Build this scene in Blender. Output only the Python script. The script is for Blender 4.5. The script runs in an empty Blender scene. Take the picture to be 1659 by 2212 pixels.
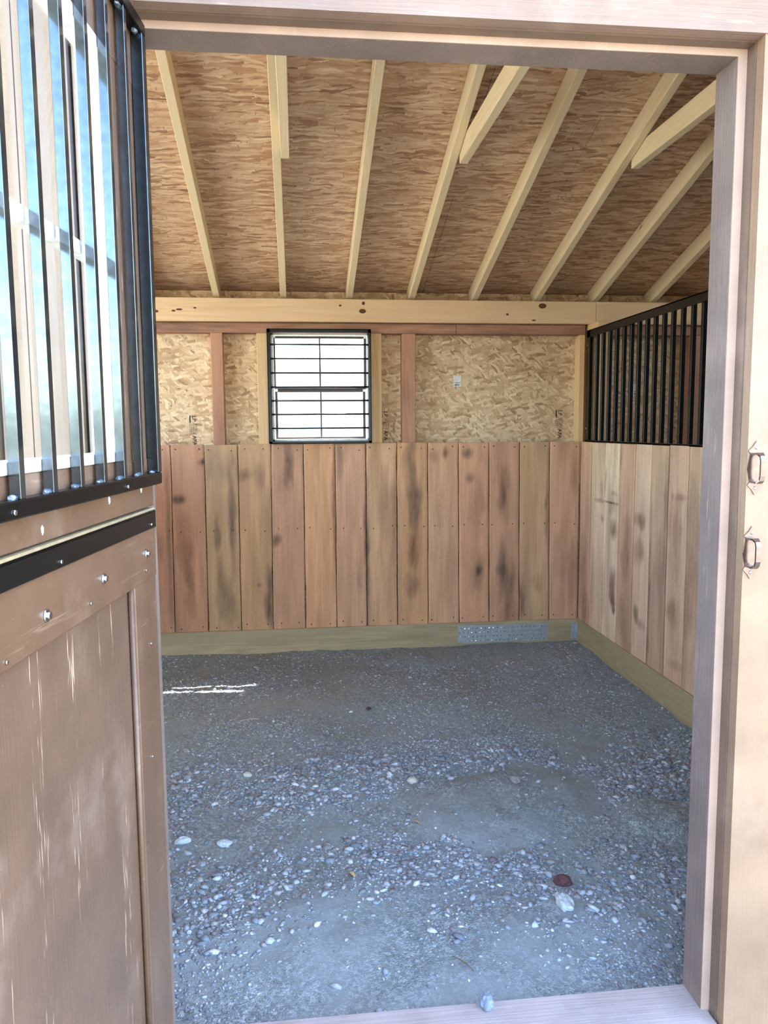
import bpy, bmesh, math, random
import numpy as np
from mathutils import Vector, Matrix, noise as mnoise
C = bpy.context.scene.collection
scn = bpy.context.scene
R = math.radians

# ------------------------------------------------------------------ camera, sky, sun, exposure
def _axes(p, yw, r):
    f = np.array([math.sin(yw)*math.cos(p), math.cos(yw)*math.cos(p), -math.sin(p)])
    rt = np.array([math.cos(yw), -math.sin(yw), 0.0]); up = np.cross(rt, f)
    rt2 = math.cos(r)*rt + math.sin(r)*up
    return rt2, np.cross(rt2, f), f
rt, up, fw = _axes(R(6.2006), R(6.3526), R(-0.4279))
cam = bpy.data.cameras.new('camera'); camo = bpy.data.objects.new('camera', cam); C.objects.link(camo)
m = Matrix(((rt[0], up[0], -fw[0], 0.0), (rt[1], up[1], -fw[1], -4.966), (rt[2], up[2], -fw[2], 1.434), (0, 0, 0, 1)))
camo.matrix_world = m
cam.sensor_fit = 'VERTICAL'; cam.sensor_height = 36.0; cam.lens = 1677.3*36.0/2212.0; cam.clip_start = 0.02; cam.clip_end = 500
scn.camera = camo

SUN = Vector((0.86, 1.0, 2.1)).normalized()
w = bpy.data.worlds.new('sky'); scn.world = w; w.use_nodes = True
nt = w.node_tree; nt.nodes.clear()
wo = nt.nodes.new('ShaderNodeOutputWorld'); bg = nt.nodes.new('ShaderNodeBackground'); sk = nt.nodes.new('ShaderNodeTexSky')
sk.sky_type = 'NISHITA'; sk.sun_disc = False; sk.sun_elevation = math.asin(SUN.z); sk.sun_rotation = math.atan2(SUN.x, SUN.y)
sk.altitude = 100; sk.air_density = 1.0; sk.dust_density = 2.2; sk.ozone_density = 1.0
nt.links.new(sk.outputs[0], bg.inputs[0]); nt.links.new(bg.outputs[0], wo.inputs[0])
bg.inputs[1].default_value = 0.42
sl = bpy.data.lights.new('sun', 'SUN'); so = bpy.data.objects.new('sun', sl); C.objects.link(so)
sl.energy = 6.5; sl.angle = R(0.53); sl.color = (1.0, 0.95, 0.86)
so.rotation_euler = (-SUN).to_track_quat('-Z', 'Y').to_euler(); so.location = (3, 4, 8)
vs = scn.view_settings; vs.view_transform = 'Standard'; vs.look = 'None'; vs.gamma = 1.0; vs.use_curve_mapping = False
vs.exposure = 2.65

# ------------------------------------------------------------------ helpers
def s2l(c):
    return tuple((v/255/12.92) if v/255 <= 0.04045 else ((v/255+0.055)/1.055)**2.4 for v in c)
def tag(o, label=None, cat=None, group=None, kind=None):
    if label: o['label'] = label
    if cat: o['category'] = cat
    if group: o['group'] = group
    if kind: o['kind'] = kind
    return o
def empty(name, loc, rz=0.0):
    o = bpy.data.objects.new(name, None); o.empty_display_size = 0.1; C.objects.link(o)
    o.location = loc; o.rotation_euler = (0, 0, rz); return o
class MB:
    """collects shapes and links them as one mesh object"""
    def __init__(s): s.bm = bmesh.new()
    def box(s, x0, x1, y0, y1, z0, z1, bev=0.0):
        vs_ = [s.bm.verts.new(p) for p in ((x0,y0,z0),(x1,y0,z0),(x1,y1,z0),(x0,y1,z0),(x0,y0,z1),(x1,y0,z1),(x1,y1,z1),(x0,y1,z1))]
        fs = [s.bm.faces.new([vs_[i] for i in q]) for q in ((3,2,1,0),(4,5,6,7),(0,1,5,4),(1,2,6,5),(2,3,7,6),(3,0,4,7))]
        if bev > 0:
            es = set(e for f in fs for e in f.edges)
            bmesh.ops.bevel(s.bm, geom=list(es), offset=bev, segments=1, affect='EDGES', profile=0.5)
        return s
    def tube(s, p0, p1, r, n=12, r1=None, cap=True):
        p0 = Vector(p0); p1 = Vector(p1); d = (p1-p0); L = d.length; q = d.normalized().to_track_quat('Z', 'Y')
        r1 = r if r1 is None else r1
        a = []; b = []
        for i in range(n):
            t = 2*math.pi*i/n; v = Vector((math.cos(t), math.sin(t), 0))
            a.append(s.bm.verts.new(p0 + q @ (v*r))); b.append(s.bm.verts.new(p1 + q @ (v*r1)))
        for i in range(n):
            f = s.bm.faces.new((a[i], a[(i+1) % n], b[(i+1) % n], b[i])); f.smooth = True
        if cap: s.bm.faces.new(a[::-1]); s.bm.faces.new(b)
        return s
    def path(s, pts, r, n=8):
        for i in range(len(pts)-1): s.tube(pts[i], pts[i+1], r, n)
        return s
    def ball(s, c, r, sc=(1,1,1), sub=2, jit=0.0, seed=0):
        g = bmesh.ops.create_icosphere(s.bm, subdivisions=sub, radius=1.0)
        rnd = random.Random(seed)
        for v in g['verts']:
            k = 1+rnd.uniform(-jit, jit)
            v.co = Vector((c[0]+v.co.x*r*sc[0]*k, c[1]+v.co.y*r*sc[1]*k, c[2]+v.co.z*r*sc[2]*k))
        return s
    def prism(s, outline, y0, y1):
        """outline in (x,z), extruded along y"""
        a = [s.bm.verts.new((x, y0, z)) for x, z in outline]; b = [s.bm.verts.new((x, y1, z)) for x, z in outline]
        s.bm.faces.new(a); s.bm.faces.new(b[::-1])
        for i in range(len(a)):
            j = (i+1) % len(a); s.bm.faces.new((a[j], a[i], b[i], b[j]))
        return s
    def move(s, f):
        for v in s.bm.verts: v.co = Vector(f(*v.co))
        return s
    def build(s, name, mat, parent=None, origin=(0,0,0), smooth=False):
        bmesh.ops.recalc_face_normals(s.bm, faces=s.bm.faces)
        o_ = Vector(origin)
        for v in s.bm.verts: v.co -= o_
        me = bpy.data.meshes.new(name); s.bm.to_mesh(me); s.bm.free()
        if smooth:
            for p in me.polygons: p.use_smooth = True
        me.materials.append(mat)
        o = bpy.data.objects.new(name, me); C.objects.link(o); o.location = o_
        if parent: o.parent = parent
        return o
def struct(o, label=None, cat=None):
    return tag(o, label, cat, None, 'structure')
def copy_tree(o, parent=None):
    c = o.copy(); C.objects.link(c)
    if parent: c.parent = parent
    for ch in [k for k in bpy.data.objects if k.parent == o]:
        copy_tree(ch, c)
    return c

# ------------------------------------------------------------------ material node helpers
class NT:
    def __init__(s, name):
        s.m = bpy.data.materials.new(name); s.m.use_nodes = True; s.t = s.m.node_tree; s.t.nodes.clear()
        s.out = s.n('ShaderNodeOutputMaterial'); s.b = s.n('ShaderNodeBsdfPrincipled'); s.l(s.b.outputs[0], s.out.inputs[0])
    def n(s, t, **k):
        x = s.t.nodes.new(t)
        for a, v in k.items(): setattr(x, a, v)
        return x
    def l(s, a, b): s.t.links.new(a, b)
    def put(s, sock, v):
        if hasattr(v, 'is_output'): s.l(v, sock)
        elif v is not None: sock.default_value = v
    def math(s, op, a, b=None, c=None):
        x = s.n('ShaderNodeMath', operation=op); s.put(x.inputs[0], a)
        if b is not None: s.put(x.inputs[1], b)
        if c is not None: s.put(x.inputs[2], c)
        return x.outputs[0]
    def vmath(s, op, a, b=None):
        x = s.n('ShaderNodeVectorMath', operation=op); s.put(x.inputs[0], a)
        if b is not None: s.put(x.inputs[1], b)
        return x.outputs[0]
    def mapr(s, v, a, b, c=0.0, d=1.0):
        x = s.n('ShaderNodeMapRange'); s.put(x.inputs[0], v)
        for i, q in enumerate((a, b, c, d)): x.inputs[i+1].default_value = q
        return x.outputs[0]
    def mix(s, f, a, b, mode='MIX'):
        x = s.n('ShaderNodeMix', data_type='RGBA', blend_type=mode)
        s.put(x.inputs[0], f); s.put(x.inputs[6], a if hasattr(a, 'is_output') else (*a[:3], 1)); s.put(x.inputs[7], b if hasattr(b, 'is_output') else (*b[:3], 1))
        return x.outputs[2]
    def fmix(s, f, a, b):
        x = s.n('ShaderNodeMix', data_type='FLOAT'); s.put(x.inputs[0], f); s.put(x.inputs[2], a); s.put(x.inputs[3], b); return x.outputs[0]
    def mapping(s, v, sc=(1,1,1), rot=(0,0,0), loc=(0,0,0)):
        x = s.n('ShaderNodeMapping'); s.l(v, x.inputs[0]); x.inputs[1].default_value = loc; x.inputs[2].default_value = rot; x.inputs[3].default_value = sc
        return x.outputs[0]
    def noise(s, v, scale, detail=3.0, rough=0.55, out=0, dist=0.0):
        x = s.n('ShaderNodeTexNoise'); s.l(v, x.inputs['Vector']); x.inputs['Scale'].default_value = scale
        x.inputs['Detail'].default_value = detail; x.inputs['Roughness'].default_value = rough; x.inputs['Distortion'].default_value = dist
        return x.outputs[out]
    def vor(s, v, scale, feature='F1', metric='EUCLIDEAN', dims='3D', rnd=1.0):
        x = s.n('ShaderNodeTexVoronoi', feature=feature, voronoi_dimensions=dims)
        if feature != 'DISTANCE_TO_EDGE': x.distance = metric
        s.l(v, x.inputs['Vector']); x.inputs['Scale'].default_value = scale; x.inputs['Randomness'].default_value = rnd
        return x
    def ramp(s, v, stops):
        x = s.n('ShaderNodeValToRGB'); s.l(v, x.inputs[0]); e = x.color_ramp.elements
        while len(e) > 1: e.remove(e[-1])
        e[0].position = stops[0][0]; e[0].color = (*stops[0][1], 1)
        for p, c in stops[1:]:
            q = e.new(p); q.color = (*c, 1)
        return x.outputs[0]
    def bump(s, h, strength=0.3, dist=0.002):
        x = s.n('ShaderNodeBump'); s.l(h, x.inputs['Height']); x.inputs['Strength'].default_value = strength; x.inputs['Distance'].default_value = dist
        s.l(x.outputs[0], s.b.inputs['Normal']); return x.outputs[0]
    def coord(s, which='Object'):
        x = s.n('ShaderNodeTexCoord'); return x.outputs[which]
    def objrand(s):
        x = s.n('ShaderNodeObjectInfo'); return x.outputs['Random']
    def attr(s, name):
        x = s.n('ShaderNodeAttribute', attribute_name=name); return x.outputs['Color']
    def set(s, **k):
        for a, v in k.items():
            s.put(s.b.inputs[a.replace('_', ' ')], v)
        return s.m

def simple(name, col, rough=0.5, metal=0.0, ior=1.45, coat=0.0):
    t = NT(name); t.b.inputs['Base Color'].default_value = (*s2l(col), 1); t.b.inputs['Roughness'].default_value = rough
    t.b.inputs['Metallic'].default_value = metal; t.b.inputs['IOR'].default_value = ior; t.b.inputs['Coat Weight'].default_value = coat
    v = t.noise(t.coord(), 60, 3)
    t.l(t.mix(t.mapr(v, 0.3, 0.7), s2l([max(0, c*0.9) for c in col]), s2l([min(255, c*1.06) for c in col])), t.b.inputs['Base Color'])
    t.bump(v, 0.05, 0.001)
    return t.m

def lumber(name, light, dark, axis=1, rings=24.0, rough=0.75, knot=0.0, mottled=0.0, mottlecol=(90, 70, 60), contrast=1.0):
    """sawn softwood: the grain runs along the given object axis"""
    t = NT(name); co = t.coord(); rnd = t.objrand()
    off = t.n('ShaderNodeCombineXYZ'); t.l(t.math('MULTIPLY', rnd, 37.0), off.inputs[0]); t.l(t.math('MULTIPLY', rnd, 91.0), off.inputs[1]); t.l(t.math('MULTIPLY', rnd, 53.0), off.inputs[2])
    sc = [9.0, 9.0, 9.0]; sc[axis] = 0.55
    v = t.vmath('ADD', t.mapping(co, sc=tuple(sc)), off.outputs[0])
    w1 = t.noise(v, 1.0, 3, 0.5, dist=0.6)
    ring = t.math('FRACT', t.math('MULTIPLY', w1, rings))
    ring = t.math('ABSOLUTE', t.math('SUBTRACT', t.math('MULTIPLY', ring, 2.0), 1.0))
    sc2 = [150.0]*3; sc2[axis] = 4.0
    fine = t.noise(t.vmath('ADD', t.mapping(co, sc=tuple(sc2)), off.outputs[0]), 1.0, 3, 0.6)
    f = t.math('MULTIPLY', t.math('ADD', t.math('MULTIPLY', ring, 0.55), t.math('MULTIPLY', fine, 0.45)), contrast)
    col = t.mix(f, s2l(light), s2l(dark))
    col = t.mix(t.mapr(t.noise(v, 0.6, 2), 0.35, 0.7), col, s2l([0.5*(a+b) for a, b in zip(light, dark)]))
    if knot > 0:
        ksc = [5.0]*3; ksc[axis] = 1.6
        kv = t.vor(t.vmath('ADD', t.mapping(co, sc=tuple(ksc)), off.outputs[0]), 1.0)
        k = t.math('SUBTRACT', 1.0, t.mapr(kv.outputs['Distance'], 0.03*knot, 0.09*knot))
        col = t.mix(t.math('MULTIPLY', k, 0.8), col, s2l((105, 62, 38)))
    if mottled > 0:
        msc = [9.0]*3; msc[axis] = 2.0
        mo = t.noise(t.vmath('ADD', t.mapping(co, sc=tuple(msc)), off.outputs[0]), 1.0, 4, 0.6)
        col = t.mix(t.math('MULTIPLY', t.mapr(mo, 0.48, 0.72), mottled), col, s2l(mottlecol))
    t.l(col, t.b.inputs['Base Color']); t.b.inputs['Roughness'].default_value = rough; t.b.inputs['Specular IOR Level'].default_value = 0.3
    t.bump(fine, 0.25, 0.001)
    return t.m

def osb(name, stops, plane='xz', spread=1.57, size=1.0, dark=0.5, longer=1.0):
    """oriented strand board: overlapping flakes turned in several directions"""
    t = NT(name); co = t.coord()
    if plane == 'xz':
        sep = t.n('ShaderNodeSeparateXYZ'); t.l(co, sep.inputs[0]); cb = t.n('ShaderNodeCombineXYZ')
        t.l(sep.outputs[0], cb.inputs[0]); t.l(sep.outputs[2], cb.inputs[1]); co = cb.outputs[0]
    warp = t.noise(co, 9.0/size, 2, out=1)
    cw = t.vmath('ADD', co, t.vmath('MULTIPLY', t.vmath('SUBTRACT', warp, (0.5,0.5,0.5)), (0.035,0.035,0.0)))
    val = None; hgt = None
    angs = [0.15, -0.35, 0.75, -1.0, 0.4, -0.1]
    for i, a in enumerate(angs):
        ang = a*spread + (0.0 if i % 2 else 0.12)
        L = (11.0 + 3*(i % 3))/size/longer; W = (38.0 + 14*((i*2) % 3))/size
        mp = t.mapping(cw, sc=(1,1,1), rot=(0,0,ang), loc=(i*3.7, i*1.9, 0))
        mp = t.mapping(mp, sc=(L, W, 1.0))
        v = t.vor(mp, 1.0, metric='CHEBYCHEV', dims='2D')
        se = t.n('ShaderNodeSeparateColor'); t.l(v.outputs['Color'], se.inputs[0])
        edge = t.mapr(v.outputs['Distance'], 0.34, 0.66, 1.0, 0.6)
        r = t.math('MULTIPLY', se.outputs[0], edge)
        if val is None: val = r; 
        else:
            mask = t.math('GREATER_THAN', t.math('MULTIPLY', se.outputs[1], t.mapr(v.outputs['Distance'], 0.5, 0.75, 1.0, 0.0)), 0.46)
            val = t.fmix(mask, val, r)
    sl_ = t.mapping(cw, sc=(20/size, 150/size, 1), rot=(0,0,0.5*spread))
    sv = t.noise(sl_, 1.0, 1); 
    sl2 = t.mapping(cw, sc=(130/size, 24/size, 1), rot=(0,0,-0.3*spread))
    sv2 = t.noise(sl2, 1.0, 1)
    cr = t.math('MAXIMUM', t.mapr(sv, 0.70, 0.76), t.mapr(sv2, 0.71, 0.77))
    fib = t.noise(t.mapping(cw, sc=(40, 260, 1), rot=(0,0,0.2)), 1.0, 3, 0.6)
    col = t.ramp(t.math('ADD', t.math('MULTIPLY', val, 0.85), t.math('MULTIPLY', fib, 0.15)), stops)
    col = t.mix(t.math('MULTIPLY', cr, dark), col, s2l((92, 62, 42)))
    big = t.noise(co, 2.2, 2)
    col = t.mix(t.mapr(big, 0.3, 0.7, 0.0, 0.18), col, s2l((200, 160, 130)), 'MULTIPLY')
    t.l(col, t.b.inputs['Base Color']); t.b.inputs['Roughness'].default_value = 0.62; t.b.inputs['Specular IOR Level'].default_value = 0.35
    t.bump(val, 0.35, 0.0015)
    return t.m

def paint(name, col, axis=2, rough=0.38, grain=0.5, wear=0.25, wearcol=(205, 180, 150)):
    """gloss brown paint over rough-sawn wood, with pale streaks where the grain is rubbed through"""
    t = NT(name); co = t.coord()
    sc = [140.0]*3; sc[axis] = 5.0
    fine = t.noise(t.mapping(co, sc=tuple(sc)), 1.0, 4, 0.6)
    sc = [16.0]*3; sc[axis] = 1.0
    band = t.noise(t.mapping(co, sc=tuple(sc)), 1.0, 2, 0.5, dist=0.3)
    c = t.mix(t.mapr(t.noise(co, 7.0, 4), 0.3, 0.7), s2l([v*0.93 for v in col]), s2l([min(255, v*1.07) for v in col]))
    sc = [170.0]*3; sc[axis] = 9.0
    scr = t.noise(t.mapping(co, sc=tuple(sc)), 1.0, 2, 0.7)
    wmask = t.math('MULTIPLY', t.mapr(scr, 0.60, 0.68), t.mapr(band, 0.52, 0.62))
    c = t.mix(t.math('MULTIPLY', wmask, wear*2.4), c, s2l(wearcol))
    sp = t.vor(co, 70.0); c = t.mix(t.math('MULTIPLY', t.math('LESS_THAN', sp.outputs['Distance'], 0.05), 0.5), c, s2l(wearcol))
    dust = t.mapr(t.noise(co, 3.2, 5, 0.65), 0.55, 0.75, 0.0, 0.22)
    c = t.mix(dust, c, s2l((196, 176, 158)))
    t.l(c, t.b.inputs['Base Color']); t.b.inputs['Specular IOR Level'].default_value = 0.5
    t.l(t.mapr(t.noise(co, 12.0, 3), 0.3, 0.7, rough-0.06, rough+0.1), t.b.inputs['Roughness'])
    t.bump(t.math('ADD', fine, t.math('MULTIPLY', band, 0.6)), grain, 0.0016)
    return t.m

def planks_mat(name, axis=2):
    t = NT(name); co = t.coord(); base = t.attr('Col')
    sc = [120.0]*3; sc[axis] = 3.0
    fine = t.noise(t.mapping(co, sc=tuple(sc)), 1.0, 4, 0.65)
    sc = [26.0]*3; sc[axis] = 2.0
    md = t.noise(t.mapping(co, sc=tuple(sc)), 1.0, 3, 0.6, dist=0.4)
    spk = t.noise(co, 160.0, 3, 0.7)
    f = t.math('ADD', t.math('MULTIPLY', t.mapr(fine, 0.3, 0.75), 0.28), t.math('MULTIPLY', t.mapr(md, 0.35, 0.7), 0.22))
    c = t.mix(f, base, s2l((136, 104, 82)), 'MIX')
    patch = t.math('MULTIPLY', t.mapr(spk, 0.55, 0.70), t.mapr(t.noise(co, 6.0, 3), 0.42, 0.62))
    c = t.mix(t.math('MULTIPLY', patch, 0.6), c, s2l((92, 66, 52)))
    t.l(c, t.b.inputs['Base Color']); t.b.inputs['Roughness'].default_value = 0.8; t.b.inputs['Specular IOR Level'].default_value = 0.25
    t.bump(fine, 0.3, 0.001)
    return t.m

def glass(name):
    t = NT(name); t.t.nodes.remove(t.b)
    tr = t.n('ShaderNodeBsdfTransparent'); gl = t.n('ShaderNodeBsdfGlossy'); gl.inputs['Roughness'].default_value = 0.02
    fr = t.n('ShaderNodeFresnel'); fr.inputs[0].default_value = 1.5; mx = t.n('ShaderNodeMixShader')
    tr.inputs[0].default_value = (0.95, 0.97, 0.96, 1)
    ge = t.n('ShaderNodeNewGeometry'); t.l(t.math('MULTIPLY', fr.outputs[0], t.math('SUBTRACT', 1.0, ge.outputs['Backfacing'])), mx.inputs[0]); t.l(tr.outputs[0], mx.inputs[1]); t.l(gl.outputs[0], mx.inputs[2]); t.l(mx.outputs[0], t.out.inputs[0])
    return t.m

M = {}
M['osb_wall'] = osb('osb_wall', [(0.0, s2l((140, 108, 76))), (0.15, s2l((194, 162, 120))), (0.5, s2l((222, 192, 150))), (0.8, s2l((236, 212, 172))), (1.0, s2l((246, 230, 196)))], 'xz', 1.57, 0.95, 1.0)
M['osb_roof'] = osb('osb_roof', [(0.0, s2l((134, 98, 74))), (0.2, s2l((182, 142, 108))), (0.55, s2l((206, 174, 142))), (0.85, s2l((222, 194, 160))), (1.0, s2l((236, 214, 184)))], 'xy', 0.20, 0.80, 0.8, 2.0)
M['rafter'] = lumber('rafter_pine', (236, 220, 184), (214, 188, 144), 1, 10, 0.7, 0.6)
M['beam'] = lumber('beam_pine', (238, 208, 168), (212, 172, 126), 0, 9, 0.7, 0.0, 0.15, (150, 110, 70))
M['stud'] = lumber('stud_pine', (234, 200, 152), (210, 168, 118), 2, 9, 0.7, 0.55)
M['rough_plate'] = lumber('rough_plate', (192, 146, 118), (150, 108, 86), 0, 8, 0.85, 0.4, 0.75, (92, 74, 66))
M['rough_stud'] = lumber('rough_stud', (204, 156, 124), (164, 118, 92), 2, 8, 0.85, 0.3, 0.5, (112, 80, 66))
M['treated'] = lumber('treated_pine', (196, 180, 142), (152, 134, 102), 0, 8, 0.8, 0.4, 0.3, (110, 104, 86))
M['treated_y'] = lumber('treated_pine_side', (190, 174, 134), (148, 130, 96), 1, 8, 0.8, 0.4, 0.3, (110, 104, 86))
M['planks'] = planks_mat('kick_planks')
M['brown'] = paint('brown_paint_vertical', (100, 78, 62), 2, 0.36, 0.45, 0.35)
M['brown_x'] = paint('brown_paint_horizontal', (140, 116, 102), 0, 0.42, 0.9, 0.2)
M['brown_rail'] = paint('brown_paint_smooth', (100, 76, 58), 0, 0.30, 0.12, 0.08)
M['panel'] = paint('brown_paint_panel', (140, 112, 88), 2, 0.45, 0.9, 0.12, (200, 176, 150))
M['frame_rough'] = paint('brown_paint_rough', (118, 102, 94), 2, 0.7, 1.0, 0.5, (150, 132, 122))
M['stop'] = paint('brown_stop', (168, 140, 122), 2, 0.45, 0.15, 0.1)
M['casing'] = paint('brown_casing', (104, 84, 70), 2, 0.38, 0.2, 0.05)
M['threshold'] = paint('threshold_paint', (160, 148, 144), 0, 0.55, 1.0, 0.25, (190, 180, 176))
M['siding'] = lumber('weathered_siding', (206, 182, 158), (142, 116, 96), 2, 26, 0.8, 0.0, 0.3, (120, 100, 88))
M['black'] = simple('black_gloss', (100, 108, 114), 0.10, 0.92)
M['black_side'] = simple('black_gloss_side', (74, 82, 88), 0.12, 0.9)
M['black_frame'] = simple('black_gloss_frame', (7, 9, 10), 0.3, 0.0, 1.3)
M['black_flat'] = simple('black_satin', (9, 12, 13), 0.32, 0.0, 1.4)
M['zinc'] = simple('zinc', (205, 208, 212), 0.22, 1.0)
M['weld'] = simple('weld_bead', (110, 122, 134), 0.35, 0.6)
M['galv'] = simple('galvanised', (176, 186, 188), 0.5, 0.5)
M['chrome'] = simple('chrome', (132, 118, 114), 0.2, 1.0)
M['white'] = simple('white_vinyl', (232, 232, 226), 0.35)
M['bronze'] = simple('bronze_vinyl', (64, 54, 50), 0.4)
M['paper'] = simple('label_paper', (236, 236, 230), 0.6)
M['ink'] = simple('ink', (44, 42, 44), 0.7)
M['inkred'] = simple('faded_ink', (122, 92, 80), 0.7)
M['nail'] = simple('nail_rust', (82, 52, 42), 0.6)
M['glass'] = glass('window_glass')

def ground_mat(name, cols, fine=220.0):
    t = NT(name); co = t.coord()
    v = t.vor(co, fine); se = t.n('ShaderNodeSeparateColor'); t.l(v.outputs['Color'], se.inputs[0])
    v2 = t.vor(co, fine*0.42); se2 = t.n('ShaderNodeSeparateColor'); t.l(v2.outputs['Color'], se2.inputs[0])
    val = t.math('ADD', t.math('MULTIPLY', se.outputs[0], 0.5), t.math('MULTIPLY', se2.outputs[1], 0.5))
    dn = t.noise(co, 2.6, 4, 0.6)
    val = t.math('ADD', t.math('MULTIPLY', t.math('SUBTRACT', val, 0.5), t.mapr(dn, 0.42, 0.60, 0.25, 1.0)), 0.5)
    c = t.ramp(val, [(0.05, s2l(cols[0])), (0.5, s2l(cols[1])), (0.8, s2l(cols[2])), (0.97, s2l(cols[3]))])
    c = t.mix(t.mapr(t.noise(co, 1.3, 3), 0.35, 0.65, 0.0, 0.35), c, s2l(cols[0]))
    t.l(c, t.b.inputs['Base Color']); t.b.inputs['Roughness'].default_value = 0.85
    h = t.math('ADD', t.math('MULTIPLY', t.math('SUBTRACT', 1.0, v.outputs['Distance']), t.mapr(dn, 0.42, 0.6, 0.15, 0.8)), t.noise(co, 30.0, 5, 0.7))
    t.bump(h, 0.6, 0.006)
    return t.m
M['floor'] = ground_mat('stone_dust', ((104, 113, 112), (136, 145, 145), (172, 182, 184), (214, 222, 226)))
M['outside'] = ground_mat('gravel_yard', ((112, 110, 96), (132, 130, 116), (150, 148, 136), (176, 174, 164)), 30.0)
def stone_mat():
    t = NT('crushed_stone'); c = t.attr('Col'); n_ = t.noise(t.coord(), 130.0, 4, 0.6)
    t.l(t.mix(t.mapr(n_, 0.35, 0.7, 0.0, 0.45), c, s2l((112, 120, 128))), t.b.inputs['Base Color']); t.b.inputs['Roughness'].default_value = 0.72
    t.bump(n_, 0.3, 0.002); return t.m
M['stone'] = stone_mat()

# ------------------------------------------------------------------ plank walls (colour of each board and its stains belong to the wood)
STC = {'k': (58, 40, 36), 'g': (100, 84, 70), 'r': (112, 66, 48), 'b': (34, 52, 52)}
def _n2(a, b, seed):
    # cheap smooth value noise
    rs = np.random.RandomState(seed); G = rs.rand(64, 64)
    ia = np.floor(a).astype(int); ib = np.floor(b).astype(int); fa = a-ia; fb = b-ib
    fa = fa*fa*(3-2*fa); fb = fb*fb*(3-2*fb)
    g = lambda i, j: G[i % 64, j % 64]
    return (g(ia, ib)*(1-fa)+g(ia+1, ib)*fa)*(1-fb)+(g(ia, ib+1)*(1-fa)+g(ia+1, ib+1)*fa)*fb
def plank_wall(name, edges_t, edges_b, zb, zt, cols, stains, fix, thick, axis, gap=0.0062, seed=1, parent=None):
    """boards between successive edges; axis 'x' (face at y=fix) or 'y' (face at x=fix)"""
    V = []; Fc = []; Cc = []; n0 = 0; rs = random.Random(seed)
    for i in range(len(edges_t)-1):
        a0, a1, b0, b1 = edges_t[i], edges_t[i+1], edges_b[i], edges_b[i+1]
        sgn = 1 if a1 > a0 else -1
        wdt = abs(a1-a0); nu = max(6, int(wdt/0.009)); nv = int((zt-zb)/0.011)
        U, W = np.meshgrid(np.linspace(0, 1, nu), np.linspace(0, 1, nv))
        g = gap*sgn
        zlo = zb + rs.uniform(-0.004, 0.004); zhi = zt + rs.uniform(-0.003, 0.003)
        L = (b0+g*0.5)*(1-W)+(a0+g*0.5)*W; Rr = (b1-g*0.5)*(1-W)+(a1-g*0.5)*W
        wob = (_n2(W*9+i*5, W*0+i, 7+i)-0.5)*0.0035
        X = L*(1-U)+Rr*U + wob*(np.abs(U-0.5) > 0.49)
        Z = zlo*(1-W)+zhi*W
        cup = rs.uniform(-0.0015, 0.0015)
        D = np.full_like(X, fix) + cup + ((_n2(W*4, U*1, 50+i)-0.5)*0.002)
        edge = np.minimum(U, 1-U)*wdt; back = np.clip((0.003-edge)/0.003, 0, 1)*0.003
        base = np.array(s2l([min(250, v_*0.98+k_) for v_, k_ in zip(cols[i % len(cols)], (36, 32, 28))]))
        c = np.repeat(base[None, None, :], nv, 0).repeat(nu, 1)
        nz = _n2(X*22+i*9, Z*2.5, 11+i)*0.6 + _n2(X*60+3, Z*6, 12+i)*0.4
        c = c*(0.84+0.32*nz)[..., None]
        gz = np.clip((_n2(X*16+i*3, Z*2.2+i, 31+i)-0.62)*3.0, 0, 1)*0.35
        c = c*(1-gz[..., None]) + np.array(s2l((122, 100, 80)))*gz[..., None]
        yl = np.clip((_n2(X*12+i*2, Z*1.6+i*3, 71+i)-0.55)*2.5, 0, 1)*0.35
        c = c*(1-yl[..., None]) + np.array(s2l((212, 160, 104)))*yl[..., None]
        for (sx, sz, rx, rz, k, st) in stains:
            if sx+rx*1.6 < min(a0, a1) or sx-rx*1.6 > max(a0, a1): continue
            if not (min(a0, a1)-0.004 <= sx <= max(a0, a1)+0.004): continue
            wx = (_n2(X*40, Z*12, 91)-0.5)*0.9; wz = (_n2(X*20+7, Z*8, 92)-0.5)*0.7
            d = np.sqrt(((X-sx)/rx+wx)**2 + ((Z-sz)/rz+wz)**2)
            q = np.clip(1.3-d, 0, 1)**0.8*st*1.25*(0.65+0.35*_n2(X*90, Z*25, 93))
            q = np.clip(q, 0, 1)[..., None]
            c = c*(1-q) + np.array(s2l(STC[k]))*q
        sgnD = 1  # the board lies behind its face
        if axis == 'x': P = np.stack([X, D+back, Z], -1); Pb = lambda x, z: (x, fix+thick, z)
        else: P = np.stack([D+back, X, Z], -1); Pb = lambda x, z: (fix+thick, x, z)
        P = P.reshape(-1, 3); V.append(P); Cc.append(c.reshape(-1, 3))
        for r_ in range(nv-1):
            for q_ in range(nu-1):
                k = n0+r_*nu+q_
                Fc.append((k, k+1, k+nu+1, k+nu))
        ring = [n0+q_ for q_ in range(nu)]+[n0+r_*nu+nu-1 for r_ in range(1, nv)]+[n0+(nv-1)*nu+q_ for q_ in range(nu-2, -1, -1)]+[n0+r_*nu for r_ in range(nv-2, 0, -1)]
        cnt = len(P); bk = []
        for ii, ri in enumerate(ring):
            p = P[ri-n0]; bk.append((p[0], fix+thick, p[2]) if axis == 'x' else (fix+thick, p[1], p[2]))
        V.append(np.array(bk)); Cc.append(np.array([c.reshape(-1, 3)[ri-n0]*0.8 for ri in ring]))
        nb = n0+cnt; m_ = len(ring)
        for ii in range(m_):
            jj = (ii+1) % m_; Fc.append((ring[jj], ring[ii], nb+ii, nb+jj))
        n0 = nb+m_
    V = np.concatenate(V); Cc = np.concatenate(Cc)
    me = bpy.data.meshes.new(name); me.from_pydata([tuple(v) for v in V], [], Fc)
    at = me.color_attributes.new('Col', 'FLOAT_COLOR', 'POINT')
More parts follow.
